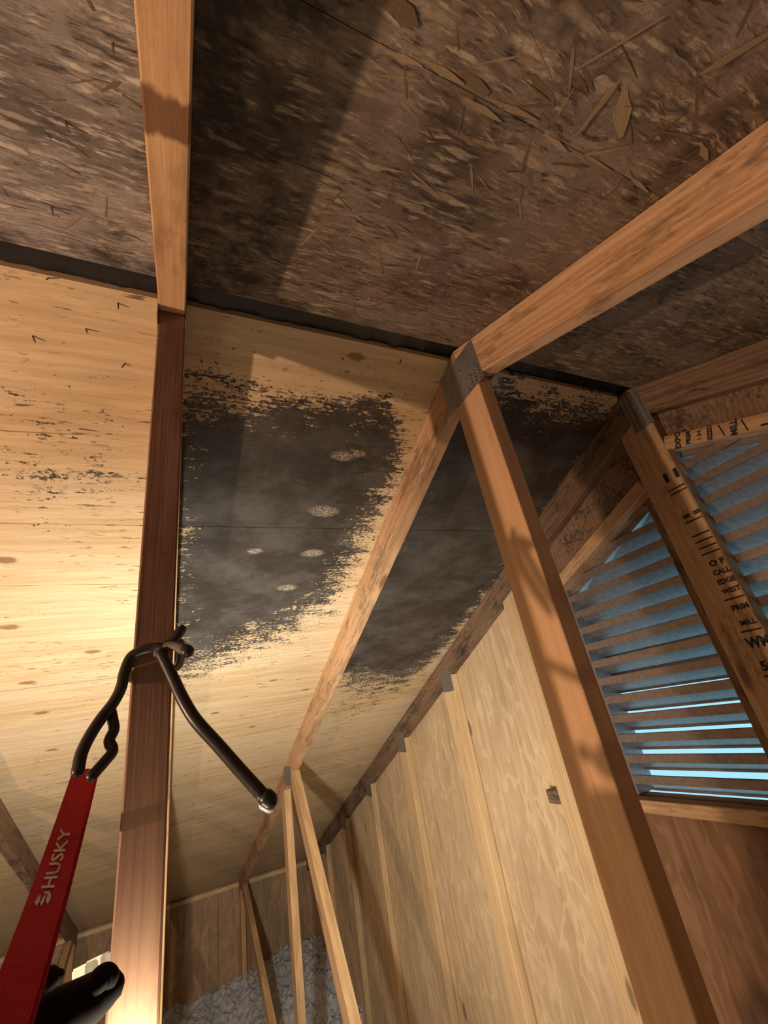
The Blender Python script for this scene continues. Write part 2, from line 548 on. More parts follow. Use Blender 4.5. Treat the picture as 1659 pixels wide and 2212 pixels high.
M['sleeve'] = plain('pale_plastic_sleeve', (0.80, 0.86, 0.88), 0.25, 0, 0.5)  # clear sleeve; its white highlight is put into the pale colour
M['black'] = plain('black_plastic', (0.009, 0.008, 0.009), 0.85, 0, 0.1)
M['nail'] = plain('nail_steel', (0.45, 0.42, 0.38), 0.3, 0.9)
M['nail_rust'] = plain('rusty_nail', (0.10, 0.055, 0.035), 0.7, 0.3)
M['lens'] = plain('lit_lens', (0.9, 0.85, 0.7), 0.4, 0, 0.3, emit=((1.0, 0.88, 0.58), 0.25))
M['emitter'] = plain('lamp_glass', (0.9, 0.9, 0.85), 0.3, 0, 0.3, emit=((1.0, 0.92, 0.75), 6))
M['logo'] = plain('white_print', (0.80, 0.74, 0.74), 0.6)
M['drywall'] = plain('floor_board', (0.3, 0.28, 0.25), 0.9)


def webbing():
    k = NT('red_webbing', 0.65, 0.25)
    co = k.coords('Object')
    w1 = k.math('SINE', k.math('MULTIPLY', k.sep(co)[0], 4200.0))
    w2 = k.math('SINE', k.math('MULTIPLY', k.sep(co)[1], 2600.0))
    w = k.math('MULTIPLY', w1, w2)
    n = k.noise(co, 60, 3)
    c = k.mix(k.step(w, -0.6, 0.8), (0.42, 0.010, 0.026), (0.66, 0.022, 0.045))
    c = k.mix(k.math('MULTIPLY', k.step(n, 0.45, 0.7), 0.4), c, (0.36, 0.008, 0.02))
    k.bump(w, 0.5, 0.0006)
    return k.color(c)


M['web'] = webbing()


def insulation_mat():
    k = NT('blown_insulation', 0.95, 0.05)
    co = k.coords('Object')
    n = k.noise(co, 45, 5, 0.7)
    c = k.ramp(n, [(0.3, (0.36, 0.39, 0.44)), (0.5, (0.60, 0.64, 0.70)), (0.7, (0.74, 0.78, 0.84))])
    k.bump(k.noise(co, 130, 5, 0.75), 0.7, 0.012)
    return k.color(c)


M['insul'] = insulation_mat()

# ------------------------------------------------------------------ mould density maps (near slope also holds a painted shadow)
AB_D = [(0.0, 0.226), (0.213, 0.189), (0.36, 0.158), (0.482, 0.176), (0.549, 0.245), (0.557, 0.36), (0.515, 0.603), (0.503, 0.789), (0.356, 0.942), (0.0, 1.155)]
AB_F = [(0.0, 0.104), (0.246, 0.142), (0.475, 0.107), (0.596, 0.24), (0.60, 0.406), (0.583, 0.663), (0.56, 0.90), (0.40, 1.10), (0.0, 1.36)]
BC_D = [(0.62, 0.10), (0.834, 0.08), (1.25, 0.08), (1.228, 0.753), (1.181, 1.005), (1.144, 1.231), (1.05, 1.45), (0.62, 1.30)]  # mould, with the dark part carried on up to the ridge
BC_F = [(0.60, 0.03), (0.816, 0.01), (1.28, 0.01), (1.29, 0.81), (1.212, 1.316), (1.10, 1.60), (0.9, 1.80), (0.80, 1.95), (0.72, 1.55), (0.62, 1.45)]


def sdist(p, poly):
    x, y = p
    d = 1e9; inside = False
    n = len(poly)
    for i in range(n):
        x1, y1 = poly[i]; x2, y2 = poly[(i + 1) % n]
        ex, ey = x2 - x1, y2 - y1
        tt = max(0, min(1, ((x - x1) * ex + (y - y1) * ey) / (ex * ex + ey * ey)))
        d = min(d, math.hypot(x - x1 - tt * ex, y - y1 - tt * ey))
        if (y1 > y) != (y2 > y) and x < (x2 - x1) * (y - y1) / (y2 - y1) + x1:
            inside = not inside
    return d if inside else -d


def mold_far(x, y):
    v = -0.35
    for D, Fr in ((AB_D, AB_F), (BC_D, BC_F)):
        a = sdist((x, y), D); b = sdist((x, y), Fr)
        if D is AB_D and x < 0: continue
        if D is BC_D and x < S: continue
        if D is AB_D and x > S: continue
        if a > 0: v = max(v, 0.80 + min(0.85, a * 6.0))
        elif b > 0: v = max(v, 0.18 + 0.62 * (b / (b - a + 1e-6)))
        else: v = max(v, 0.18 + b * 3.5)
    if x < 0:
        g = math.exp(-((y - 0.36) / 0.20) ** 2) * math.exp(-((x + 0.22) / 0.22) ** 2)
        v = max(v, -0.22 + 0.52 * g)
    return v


def mold_shade_near(x, y):
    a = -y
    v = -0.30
    # dark bands along the ridge in the left bay, painted shadow right of the near rafter
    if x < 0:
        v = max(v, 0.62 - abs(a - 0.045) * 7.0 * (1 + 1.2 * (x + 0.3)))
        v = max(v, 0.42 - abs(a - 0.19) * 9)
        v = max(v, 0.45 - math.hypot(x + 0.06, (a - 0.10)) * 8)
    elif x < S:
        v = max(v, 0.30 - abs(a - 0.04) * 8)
        v = max(v, 0.62 - max(0, x - 0.09) * 5.5)  # near rafter's cast shadow, painted as a dark strip beside it
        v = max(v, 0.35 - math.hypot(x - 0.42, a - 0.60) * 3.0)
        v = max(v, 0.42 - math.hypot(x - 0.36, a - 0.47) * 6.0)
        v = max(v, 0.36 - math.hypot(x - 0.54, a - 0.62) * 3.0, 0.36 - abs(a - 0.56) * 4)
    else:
        v = 0.25  # bay beyond the second truss darker all over
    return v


# ------------------------------------------------------------------ roof sheathing (structure)
X_L, X_R = -2.6, 2 * S + 0.020        # inside faces of the two gable walls' sheathing
Y_E = 4.494                          # eave wall
GAP = 0.021
SHT = 0.012


def roof_panel(name, x0, x1, y0, y1, sgn, mat, parent, fn, drop=0.0, fine=0.02):
    """a sheathing panel (underside on the roof plane) with the 'mold' attribute"""
    nx = max(1, min(60, int((x1 - x0) / fine))) if fn else 1
    ny = max(1, min(90, int((y1 - y0) / fine))) if fn else 1
    verts, faces, mold = [], [], []
    for top in (0, 1):
        for j in range(ny + 1):
            for i in range(nx + 1):
                x = x0 + (x1 - x0) * i / nx
                y = y0 + (y1 - y0) * j / ny
                zz = -y * T + H + (SHT / math.cos(PITCH) if top else -drop)
                verts.append((x, sgn * y, zz))
                mold.append(fn(x, sgn * y) if fn else -0.3)
    st = (nx + 1) * (ny + 1)
    for j in range(ny):
        for i in range(nx):
            a = j * (nx + 1) + i
            q = (a, a + 1, a + nx + 2, a + nx + 1)
            faces.append(q if sgn < 0 else q[::-1])
            q2 = tuple(st + v for v in q)
            faces.append(q2[::-1] if sgn < 0 else q2)
    rim = [i for i in range(nx + 1)] + [j * (nx + 1) + nx for j in range(1, ny + 1)] + \
          [ny * (nx + 1) + i for i in range(nx - 1, -1, -1)] + [j * (nx + 1) for j in range(ny - 1, 0, -1)]
    for a, b in zip(rim, rim[1:] + rim[:1]):
        faces.append((a, st + a, st + b, b) if sgn < 0 else (b, st + b, st + a, a))
    me = mesh_from(name, verts, faces)
    at = me.attributes.new('mold', 'FLOAT', 'POINT')
    at.data.foreach_set('value', mold)
    o = link(name, me, mat, parent)
    return o


ceil_far = tag(empty('ceiling_far', (0, 0, H)), 'pale plywood roof slope blackened by mould, beyond the ridge', None, None, 'structure')
ceil_near = tag(empty('ceiling_near', (0, 0, H)), 'dark brown strand board roof slope overhead with peeling strands', None, None, 'structure')
g = 0.0012
cols = [(X_L, -S), (-S, 0.0), (0.0, S), (S, X_R + 0.03)]
rows_far = [(GAP, 0.533), (0.533, 1.66), (1.66, 2.79), (2.79, 3.92), (3.92, 4.56)]
for r, (y0, y1) in enumerate(rows_far):
    for c_, (x0, x1) in enumerate(cols):
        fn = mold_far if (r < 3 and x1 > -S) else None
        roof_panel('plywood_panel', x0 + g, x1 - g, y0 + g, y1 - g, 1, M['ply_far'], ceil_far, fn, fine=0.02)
rows_near = [(GAP, 0.457), (0.457, 1.66), (1.66, 2.88), (2.88, 4.56)]
for r, (y0, y1) in enumerate(rows_near):
    for c_, (x0, x1) in enumerate(cols):
        fn = mold_shade_near if r < 2 and x1 > -S else None
        roof_panel('strand_board_panel', x0 + g, x1 - g, y0 + g * 0.3, y1 - g * 0.3, -1, M['osb_l'] if c_ < 2 else M['osb_b'] if r >= 1 else M['osb_a'], ceil_near, fn,
                   drop=0.0, fine=0.02)
# roofing felt closing the ridge gap and the panel joints from above (crumpled)
verts, faces = [], []
NX, NYy = 190, 8
for i in range(NX + 1):
    for j in range(NYy + 1):
        x = X_L - 0.1 + (X_R - X_L + 0.2) * i / NX
        y = -0.12 + 0.24 * j / NYy
        z = H - abs(y) * T + 0.0155
        if abs(y) < 0.035:
            z = H + 0.004 + 0.012 * noise.noise(Vector((x * 30, y * 60, 0)))
        verts.append((x, y, z))
for i in range(NX):
    for j in range(NYy):
        a = i * (NYy + 1) + j
        faces.append((a, a + 1, a + NYy + 2, a + NYy + 1))
felt = link('roofing_felt', mesh_from('roofing_felt', verts, faces), M['felt'], None, smooth=True)
tag(felt, 'black roofing felt showing in the ridge gap', None, None, 'structure')
for sgn in (-1, 1):
    verts = []
    for yy, dz in ((0.05, 0.020), (4.7, 0.020), (4.7, 0.026), (0.05, 0.026)):
        for xx in (X_L - 0.1, X_R + 0.1):
            verts.append((xx, sgn * yy, H - yy * T + dz))
    o = link('shingle_layer', mesh_from('shingle_layer', verts, [(0, 1, 3, 2), (2, 3, 5, 4), (4, 5, 7, 6), (6, 7, 1, 0), (0, 2, 4, 6), (1, 3, 5, 7)]),
             M['felt'], ceil_far if sgn > 0 else ceil_near)

# nail tips and staples through the sheathing
nail_me = mesh_from('nail', [(0.0013 * math.cos(a), 0.0013 * math.sin(a), 0) for a in (0, 1.57, 3.14, 4.71)] +
                    [(0.0011 * math.cos(a), 0.0011 * math.sin(a), -0.011) for a in (0, 1.57, 3.14, 4.71)] + [(0, 0, -0.016)],
                    [(0, 1, 5, 4), (1, 2, 6, 5), (2, 3, 7, 6), (3, 0, 4, 7), (4, 5, 8), (5, 6, 8), (6, 7, 8), (7, 4, 8)])
for i, (x, y) in enumerate([(-0.142, 0.094), (-0.222, 0.121), (-0.09, 0.042), (-0.187, 0.026), (0.049, 0.115), (0.075, 0.114), (-0.084, 0.144), (0.33, 0.06), (0.47, 0.04)]):
    o = bpy.data.objects.new('nail_tip', nail_me)
    COL.objects.link(o)
    o.parent = ceil_far
    o.location = (x, y, -y * T)
    o.rotation_euler = (random.uniform(-.5, .5), random.uniform(-.5, .5), 0)
nail_me.materials.append(M['nail_rust'])
nail2 = nail_me.copy(); nail2.materials.clear(); nail2.materials.append(M['nail'])
for i, (x, y) in enumerate([(0.269, -0.108), (-0.107, -0.261), (-0.151, -0.124), (0.478, -0.079), (0.523, -0.088), (0.375, -0.404), (-0.05, -0.36)]):
    o = bpy.data.objects.new('nail_tip', nail2)
    COL.objects.link(o)
    o.parent = ceil_near
    o.location = (x, y, y * T)
    o.rotation_euler = (random.uniform(-.6, .6), random.uniform(-.6, .6), 0)

# loose wood strands peeling from the strand board
strand_mes = []
for v in range(8):
    n = 5
    top, bot = [], []
    L = 1.0
    for i in range(n):
        u = i / (n - 1)
        w = (0.5 - 0.36 * abs(2 * u - 1) ** 3) * random.uniform(0.45, 1.15)
        z = 0.10 * math.sin(u * 3.0 + v) * (1 if v % 2 else 0.4)
        top += [(u - 0.5, w, z), (u - 0.5, -w * random.uniform(0.7, 1.0), z)]
    verts = top + [(x, y, z + 0.12) for x, y, z in top]
    fc = []
    m = 2 * n
    for i in range(n - 1):
        a = 2 * i
        fc += [(a, a + 1, a + 3, a + 2), (m + a + 2, m + a + 3, m + a + 1, m + a), (a, a + 2, m + a + 2, m + a), (a + 3, a + 1, m + a + 1, m + a + 3)]
    fc += [(1, 0, m, m + 1), (m - 2, m - 1, 2 * m - 1, 2 * m - 2)]
    me = mesh_from('strand', verts, fc)
    me.materials.append(M['chip'] if v % 4 else M['chip_pale'])
    strand_mes.append(me)


def strand(x, y, L, w, ang, tilt=0.0, th=0.0012, me=None):
    o = bpy.data.objects.new('wood_strand', me or random.choice(strand_mes))
    COL.objects.link(o)
    o.parent = ceil_near
    rot = Matrix.Rotation(PITCH, 4, 'X') @ Matrix.Rotation(ang, 4, 'Z') @ Matrix.Rotation(tilt, 4, 'Y')
    nrm = Vector((0, math.sin(PITCH), -math.cos(PITCH)))
    lift = 0.0004 + abs(math.sin(tilt)) * L * 0.45
    o.matrix_basis = Matrix.Translation(Vector((x, y, y * T)) + nrm * lift) @ rot @ Matrix.Diagonal((L, w, th / 0.12 * 1.0, 1))


PALE = [strand_mes[0], strand_mes[4]]
for (x, y, L, w, a, t_, p) in [(0.438, -0.507, 0.060, 0.022, 0.7, 0.05, 0), (0.266, -0.467, 0.055, 0.02, 0.1, 0.03, 0), (0.345, -0.487, 0.045, 0.016, 0.3, 0.02, 0),
                               (0.177, -0.487, 0.045, 0.020, 0.2, 0.06, 0), (0.375, -0.543, 0.075, 0.003, -1.1, 0.06, 1), (0.488, -0.59, 0.07, 0.010, -1.2, 0.04, 1),
                               (0.568, -0.516, 0.03, 0.010, 0.3, 0.1, 1), (0.409, -0.499, 0.06, 0.007, 1.5, 0.1, 1), (0.463, -0.471, 0.05, 0.003, -0.7, 0.05, 1),
                               (0.30, -0.45, 0.05, 0.009, 0.05, 0.05, 1), (0.24, -0.462, 0.05, 0.010, 0.0, 0.05, 1), (0.33, -0.463, 0.06, 0.008, -0.1, 0.05, 1),
                               (0.40, -0.455, 0.04, 0.008, 0.1, 0.08, 1), (0.47, -0.457, 0.05, 0.006, 0.0, 0.05, 1), (0.54, -0.458, 0.05, 0.007, 0.1, 0.05, 1), (0.20, -0.456, 0.04, 0.008, -0.1, 0.03, 1)]:
    strand(x, y, L, w, a, t_, 0.0012, random.choice(PALE) if p else None)
for i in range(150):                     # sound strands standing proud of the board
    if i < 70:
        x, y = random.uniform(0.17, 0.60), -random.uniform(0.43, 0.68)
    elif i < 115:
        x, y = random.uniform(0.17, 0.58), -random.uniform(0.06, 0.42)
    elif i < 138:
        x, y = random.uniform(-0.22, -0.03), -random.uniform(0.06, 0.40)
    else:
        x, y = random.uniform(0.66, 1.15), -random.uniform(0.05, 0.5)
    L = random.uniform(0.018, 0.060)
    strand(x, y, L, random.uniform(0.0012, 0.0055), random.gauss(0.4, 0.9), random.uniform(0, 0.035), 0.0006,
           random.choice(PALE) if random.random() < 0.10 else None)


# ------------------------------------------------------------------ trusses
def zf(y):
    return -abs(y) * T


CH_Z = -2.52                            # top of bottom chord rel. ridge


def plate(parent, x, side, y0, y1, z0, z1, slots=True, rot=0.0, name='connector_plate', pat=None):
    """toothed galvanised plate on the face of a truss (side -1 = facing the camera)"""
    cy, cz = (y0 + y1) / 2, (z0 + z1) / 2
    sy, sz = abs(y1 - y0), abs(z1 - z0)
    mw = Matrix.Translation((x + side * (TH / 2 + 0.0006), cy, cz + H)) @ Matrix.Rotation(rot, 4, 'X')
    p = link(name, bm_mesh(box_bm(0.0012, sy, sz, 0.0003), name), M['galv'], parent, mw)
    if slots:
        bm = bmesh.new()
        ny, nz = max(2, int(sy / 0.0125)), max(2, int(sz / 0.0095))
        for i in range(ny):
            for j in range(nz):
                if pat and not pat(i / (ny - 1), j / (nz - 1)):
                    continue
                yy = -sy / 2 + sy * (i + 0.5) / ny
                zz = -sz / 2 + sz * (j + 0.5) / nz + (0.0025 if i % 2 else 0)
                x_ = side * 0.0008
                hw, hh = 0.0011, 0.0032
                vs = [bm.verts.new((x_, yy + a * hw + b * 0.001, zz + b * hh)) for a, b in ((-1, -1), (1, -1), (1, 1), (-1, 1))]
                bm.faces.new(vs)
        o = bpy.data.objects.new('tooth_slots', bm_mesh(bm, 'tooth_slots'))
        o.data.materials.append(M['slot'])
        COL.objects.link(o)
        o.parent = p
        o['kind'] = 'stuff'
    return p


def rafter(sgn, x, parent, mat, name):
    e = 0.0006
    L = 4.47
    poly = [(0, -e), (sgn * L, -L * T - e), (sgn * L, -L * T - DZ), (0, -DZ)]
    return member(name, poly, x, (sgn * 1.0, -T), mat, parent, origin=(0, -DZ / 2))


def king(x, parent, mat, yc=0.0, w=DP, name='king_post'):
    a, b = yc - w / 2, yc + w / 2
    top = lambda y: -DZ - abs(y) * T - 0.0005
    poly = [(a, CH_Z), (b, CH_Z), (b, top(b)), (0, top(0)), (a, top(a))]
    return member(name, poly, x, (0, -1.0), mat, parent, origin=(yc, top(0)))


def web(name, p0, p1, x, parent, mat, w=DP):
    """straight web: p0 on the rafter, p1 at the bottom chord"""
    a = Vector(p0); b = Vector(p1)
    d = (b - a).normalized()
    n = Vector((-d.y, d.x)) * w / 2
    u0, u1 = a + n, a - n

    def clip_top(q):        # slide along d to the rafter's lower edge
        # z = -y T - DZ
        t_ = (-(q.x) * T - DZ - 0.0005 - q.y) / (d.y + d.x * T)
        return q + d * t_

    def clip_bot(q):
        return q + d * ((CH_Z - q.y) / d.y)
    poly = [clip_top(u0), clip_top(u1), clip_bot(u1), clip_bot(u0)]
    poly = [(q.x, q.y) for q in poly]
    return member(name, poly, x, (d.x, d.y), mat, parent, origin=(a.x, a.y))


def truss(x, label, mats, wy=2.30, post=True):
    t = tag(empty('roof_truss', (x, 0, 0.0)), label, 'roof truss', 'roof trusses')
    rafter(-1, x, t, mats[0], 'near_rafter')
    rafter(1, x, t, mats[1], 'far_rafter')
    if post:
        king(x, t, mats[2])
    member('bottom_chord', [(-4.46, CH_Z - DP), (4.46, CH_Z - DP), (4.46, CH_Z), (-4.46, CH_Z)], x, (1, 0), mats[3], t, origin=(0, CH_Z - DP / 2))
    web('vertical_web', (wy, zf(wy) - DZ), (wy, CH_Z), x, t, mats[3])
    web('diagonal_web', (wy - 0.24, zf(wy - 0.24) - DZ), (wy - 1.58, CH_Z), x, t, mats[3])
    # heel post and outer diagonal at the far eave
    web('heel_post', (4.40, zf(4.40) - DZ), (4.40, CH_Z), x, t, mats[3])
    web('outer_web', (4.25, zf(4.25) - DZ), (2.48, CH_Z), x, t, mats[3])
    plate(t, x, -1, wy - 0.25, wy - 0.08, zf(wy - 0.2) - 0.135, zf(wy - 0.2) - 0.045, True)
    plate(t, x, 1, wy - 0.25, wy - 0.08, zf(wy - 0.2) - 0.135, zf(wy - 0.2) - 0.045, False)
    return t


LF = 'roof truss '
XA = -0.001
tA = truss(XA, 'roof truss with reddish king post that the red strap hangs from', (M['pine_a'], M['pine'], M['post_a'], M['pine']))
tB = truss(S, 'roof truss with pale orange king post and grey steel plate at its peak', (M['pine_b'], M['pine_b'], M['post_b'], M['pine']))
tZ = truss(-S, 'roof truss whose weathered rafter shows behind the red strap', (M['old'], M['old'], M['pine'], M['pine']), 1.95, False)
for t_, x in ((tB, S), (tA, XA), (tZ, -S)):
    sides = (-1, 1)
    for sd in sides:
        if t_ is tA:
            plate(t_, x, sd, -0.06, 0.06, -0.145, -0.03, sd < 0)
        else:
            plate(t_, x, sd, -0.066, 0.070, -0.139, -0.0295, sd < 0 or True, pat=lambda u, v: (u < 0.28 and v < 0.4) or random.random() < 0.10)

# ------------------------------------------------------------------ gable truss (wall framing) with studs
XC = 2 * S
tC = tag(empty('gable_truss', (XC, 0, 0)), 'gable end truss with upright studs nailed against the plywood wall', 'roof truss', 'roof trusses')
rafter(-1, XC, tC, M['old'], 'near_rafter')
rafter(1, XC, tC, M['old'], 'far_rafter')
king(XC, tC, M['stamped'], 0.022, 0.100)
member('bottom_chord', [(-4.46, CH_Z - DP), (4.46, CH_Z - DP), (4.46, CH_Z), (-4.46, CH_Z)], XC, (1, 0), M['pine'], tC, origin=(0, CH_Z - DP / 2))
plate(tC, XC, -1, -0.033, 0.026, -0.140, -0.016, True)


def stud(yc, w=DP, z_top=None, mat=M['stud'], z_bot=CH_Z, nm='stud'):
    a, b = yc - w / 2, yc + w / 2
    f = (lambda y: zf(y) - DZ - 0.0008) if z_top is None else (lambda y: z_top)
    return member(nm, [(a, z_bot), (b, z_bot), (b, f(b)), (a, f(a))], XC, (0, -1), mat, tC, origin=(yc, f(yc)))


for yc in (1.325, 1.945, 2.565, 3.18, 3.78):
    stud(yc)
    plate(tC, XC, -1, yc - 0.047, yc + 0.045, zf(yc) - DZ - 0.055, zf(yc) - DZ + 0.045, True)
for yc in (-0.72, -1.325, -1.945, -2.565, -3.18, -3.78):
    stud(yc)
stud(0.735, 0.095, None, M['stud'])

# ------------------------------------------------------------------ gable wall sheathing (structure)
wr = tag(empty('wall_right', (X_R, 0, 0)), 'plywood gable end wall around the louvered vent', None, None, 'structure')
VY, VB, VS, VP = 0.505, -1.068, -0.42, -0.215     # vent half width, bottom, shoulder, peak (rel. ridge)


def wall_panel(poly, mat, name='plywood_panel', th=0.012):
    bm = prism_bm(poly, 0, th)          # (y,z) -> extrude
    me = bm_mesh(bm, name)
    co = np.empty(len(me.vertices) * 3)
    me.vertices.foreach_get('co', co)
    co = co.reshape(-1, 3)
    out = np.stack([X_R + co[:, 2], co[:, 0], co[:, 1] + H], 1)
    me.vertices.foreach_set('co', out.ravel())
    me.flip_normals() if False else None
    me.update()
    bm = bmesh.new(); bm.from_mesh(me); bmesh.ops.recalc_face_normals(bm, faces=bm.faces); bm.to_mesh(me); bm.free()
    return link(name, me, mat, wr)


ZB = -H
q = 0.0022
edges = [VY, 1.2775, 1.8975, 2.5175, 3.1325, 3.7325, 4.494]
for a, b in zip(edges, edges[1:]):
    a2, b2 = a + q, b - q
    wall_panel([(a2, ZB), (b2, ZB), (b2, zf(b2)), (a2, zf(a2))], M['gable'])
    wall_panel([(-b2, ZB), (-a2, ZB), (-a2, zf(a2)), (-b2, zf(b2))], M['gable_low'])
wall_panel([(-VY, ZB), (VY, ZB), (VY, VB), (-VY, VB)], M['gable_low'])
for sg in (-1, 1):
    pl = [(sg * VY, ZB), (sg * 4.52, ZB), (sg * 4.52, zf(4.52)), (sg * VY, zf(VY))]
    o = wall_panel(pl if sg > 0 else pl[::-1], M['felt'], 'siding', 0.010)
    o.location.x += 0.0125
o = wall_panel([(-VY, ZB), (VY, ZB), (VY, VB - 0.002), (-VY, VB - 0.002)], M['felt'], 'siding', 0.010)
o.location.x += 0.0125
wall_panel([(0.001, VP), (VY, VS), (VY, zf(VY)), (0.001, 0)], M['old'])
wall_panel([(-VY, VS), (-0.001, VP), (-0.001, 0), (-VY, zf(VY))], M['old'])

# ------------------------------------------------------------------ louvered vent
vent = tag(empty('gable_vent', (X_R + 0.01, 0, H + VB)), 'louvered metal gable vent letting in blue daylight', 'vent')
YMUL = 0.085


def vtop(y):
    return VP - (VP - VS) * abs(y) / VY


def vent_strip(name, p0, p1, w, x0, x1, mat, parent=vent):
    """board in the gable plane from p0 to p1 (y,z), width w across, between x0 and x1"""
    a, b = Vector(p0), Vector(p1)
    d = (b - a).normalized()
    n = Vector((-d.y, d.x)) * (w / 2)
    poly = [a + n, a - n, b - n, b + n]
    return member(name, [(v.x, v.y) for v in poly], (x0 + x1) / 2, (d.x, d.y), mat, parent, t=abs(x1 - x0), origin=(a.x, a.y))


nl = 16
pitch_l = 0.0535
for i in range(nl):
    zc = VB + 0.018 + i * pitch_l
    for (ya, yb) in ((YMUL + 0.02, VY - 0.002), (-VY + 0.002, YMUL - 0.02)):
        # clip to the sloped head of the vent
        zt = zc - 0.03
        lim = VY if zt < VS else VY * (VP - zt) / (VP - VS)
        a, b = max(ya, -lim), min(yb, lim)
        if b - a < 0.03:
            continue
        bm = bmesh.new()
        prof = [(0.0215, 0.013), (0.0218, 0.033), (0.026, 0.034), (0.088, -0.010), (0.094, -0.014), (0.093, -0.019)]
        prof2 = [(px - 0.0009 if k < 3 else px - 0.0009, pz - 0.0012) for k, (px, pz) in enumerate(prof)]
        ring = prof + prof2[::-1]
        A = [bm.verts.new((XC - 0.0 + px, a, H + zc + pz)) for px, pz in ring]
        B = [bm.verts.new((XC - 0.0 + px, b, H + zc + pz)) for px, pz in ring]
        n = len(ring)
        for k_ in range(n):
            bm.faces.new((A[k_], A[(k_ + 1) % n], B[(k_ + 1) % n], B[k_]))
        bm.faces.new(A[::-1]); bm.faces.new(B)
        link('louver_slat', bm_mesh(bm, 'louver_slat'), M['louver'], vent)
XF0, XF1 = XC - 0.019, XC + 0.072
# frame: two head boards parallel to the roof, sill, jambs, mullion
vent_strip('head_board', (0.075, VP - 0.035 - 0.03), (0.56, VS - 0.047 + 0.003), 0.038, XF0, XF1, M['stamped'])
hdr = vent_strip('head_board', (-0.029, VP + 0.004), (-0.50, VP + 0.004 - 0.471 * T), 0.038, XF0 - 0.002, XF1, M['stamped'])
vent_strip('head_flashing', (0.068, VP - 0.069), (0.51, VP - 0.069 - 0.442 * T), 0.056, XC + 0.0415, XC + 0.105, M['louver'])
vent_strip('head_flashing', (-0.029, VP - 0.004), (-0.51, VP - 0.004 - 0.481 * T), 0.056, XC + 0.0415, XC + 0.105, M['louver'])
vent_strip('sill', (-0.67, VB - 0.016), (-0.0288, VB - 0.016), 0.031, XF0, XF1, M['stamped'])
vent_strip('sill', (0.0728, VB - 0.016), (0.687, VB - 0.016), 0.031, XF0, XF1, M['stamped'])
stub = vent_strip('sill_block', (0.7835, VB - 0.014), (0.835, VB - 0.014), 0.04, XF0 - 0.004, XF0 + 0.038, M['old'])
vent_strip('jamb', (VY - 0.001, VB + 0.001), (VY - 0.001, VS - 0.01), 0.022, XF0 + 0.0395, XC + 0.100, M['louver'])
vent_strip('jamb', (-VY + 0.001, VB + 0.001), (-VY + 0.001, VS - 0.01), 0.022, XF0 + 0.0395, XC + 0.100, M['louver'])
vent_strip('mullion', (0.088, VB + 0.001), (0.088, vtop(0.088) - 0.06), 0.050, XF0 + 0.0395, XF1, M['old'])


# stamped lettering on the rough lumber of the vent framing
def text_mesh(s, size, bold=0.0):
    cu = bpy.data.curves.new('t', 'FONT')
    cu.body = s
    cu.size = size
    cu.extrude = 0.0
    cu.offset = size * bold
    cu.resolution_u = 2
    cu.align_x = 'CENTER'
    cu.align_y = 'CENTER'
    o = bpy.data.objects.new('t', cu)
    COL.objects.link(o)
    dg = bpy.context.evaluated_depsgraph_get()
    me = bpy.data.meshes.new_from_object(o.evaluated_get(dg))
    bpy.data.objects.remove(o)
    bpy.data.curves.remove(cu)
    return me


def stamp(parent, s, y, z, xface, ang, size, name='stamp_print', sx=1.0, bold=True):
    """flat ink on a face that looks along -X; ang turns the text in the wall plane"""
    me = text_mesh(s, size, 0.05)
    # text x -> -Y (as read from inside), text y -> Z
    base = Matrix(((0, 0, -1, 0), (-1, 0, 0, 0), (0, 1, 0, 0), (0, 0, 0, 1)))
    mw = Matrix.Translation((xface - 0.0004, y, z + H)) @ base @ Matrix.Rotation(ang, 4, 'Z') @ Matrix.Diagonal((sx, 1, 1, 1))
    me.materials.clear()
    return link(name, me, M['ink'], parent, mw)


hx = XF0 - 0.002
sl = math.atan(T)
for (dy, s_, sz) in ((0.034, 'EXPO', 0.0185), (0.058, 'PRIM', 0.016), (0.082, '1 3/4', 0.012), (0.104, 'SIZED', 0.0145), (0.152, 'MILL', 0.019), (0.262, 'MILL', 0.019), (0.30, 'SIZED', 0.0145)):
    stamp(vent, s_, -0.029 - dy, VP + 0.004 - dy * T, hx, math.pi / 2 - sl, sz)
for dy in (0.128, 0.172):
    vent_strip('stamp_line', (-0.029 - dy, VP + 0.004 - dy * T - 0.016), (-0.029 - dy, VP + 0.004 - dy * T + 0.016), 0.0022, hx - 0.0004, hx, M['ink'])
vent_strip('stamp_line', (-0.225, VP - 0.196 * T - 0.006), (-0.265, VP - 0.236 * T - 0.006), 0.004, hx - 0.0004, hx, M['ink'])
kx = XC - TH / 2
for (z, s_, sz, sxx) in ((-0.30, 'I I', 0.034, 1.6), (-0.415, '= =', 0.024, 1.3), (-0.545, 'O F', 0.019, 1.2), (-0.568, 'CALL', 0.0165, 1.0), (-0.591, 'EDGE', 0.016, 1.0),
                         (-0.614, 'WEST', 0.0155, 1.0), (-0.655, 'PRIM', 0.017, 1.0), (-0.690, 'MILL', 0.0165, 1.0), (-0.735, 'WM', 0.031, 0.85), (-0.785, '5:D', 0.027, 1.0)):
    stamp(tC, s_, -0.006, z, kx, 0.0, sz, sx=sxx)
for z in (-0.335, -0.347, -0.430, -0.468, -0.485, -0.502, -0.518, -0.633, -0.708, -0.805):
    vent_strip('stamp_line', (-0.027, z), (0.018, z), 0.0030, kx - 0.0004, kx, M['ink'], tC)

# ------------------------------------------------------------------ remaining shell
def slab(name, lo, hi, mat, label):
    lo, hi = Vector(lo), Vector(hi)
    c_ = (lo + hi) / 2
    d = hi - lo
    bm = box_bm(*d)
    bmesh.ops.translate(bm, vec=c_, verts=bm.verts)
    o = link(name, bm_mesh(bm, name), mat)
    tag(o, label, None, None, 'structure')
    return o


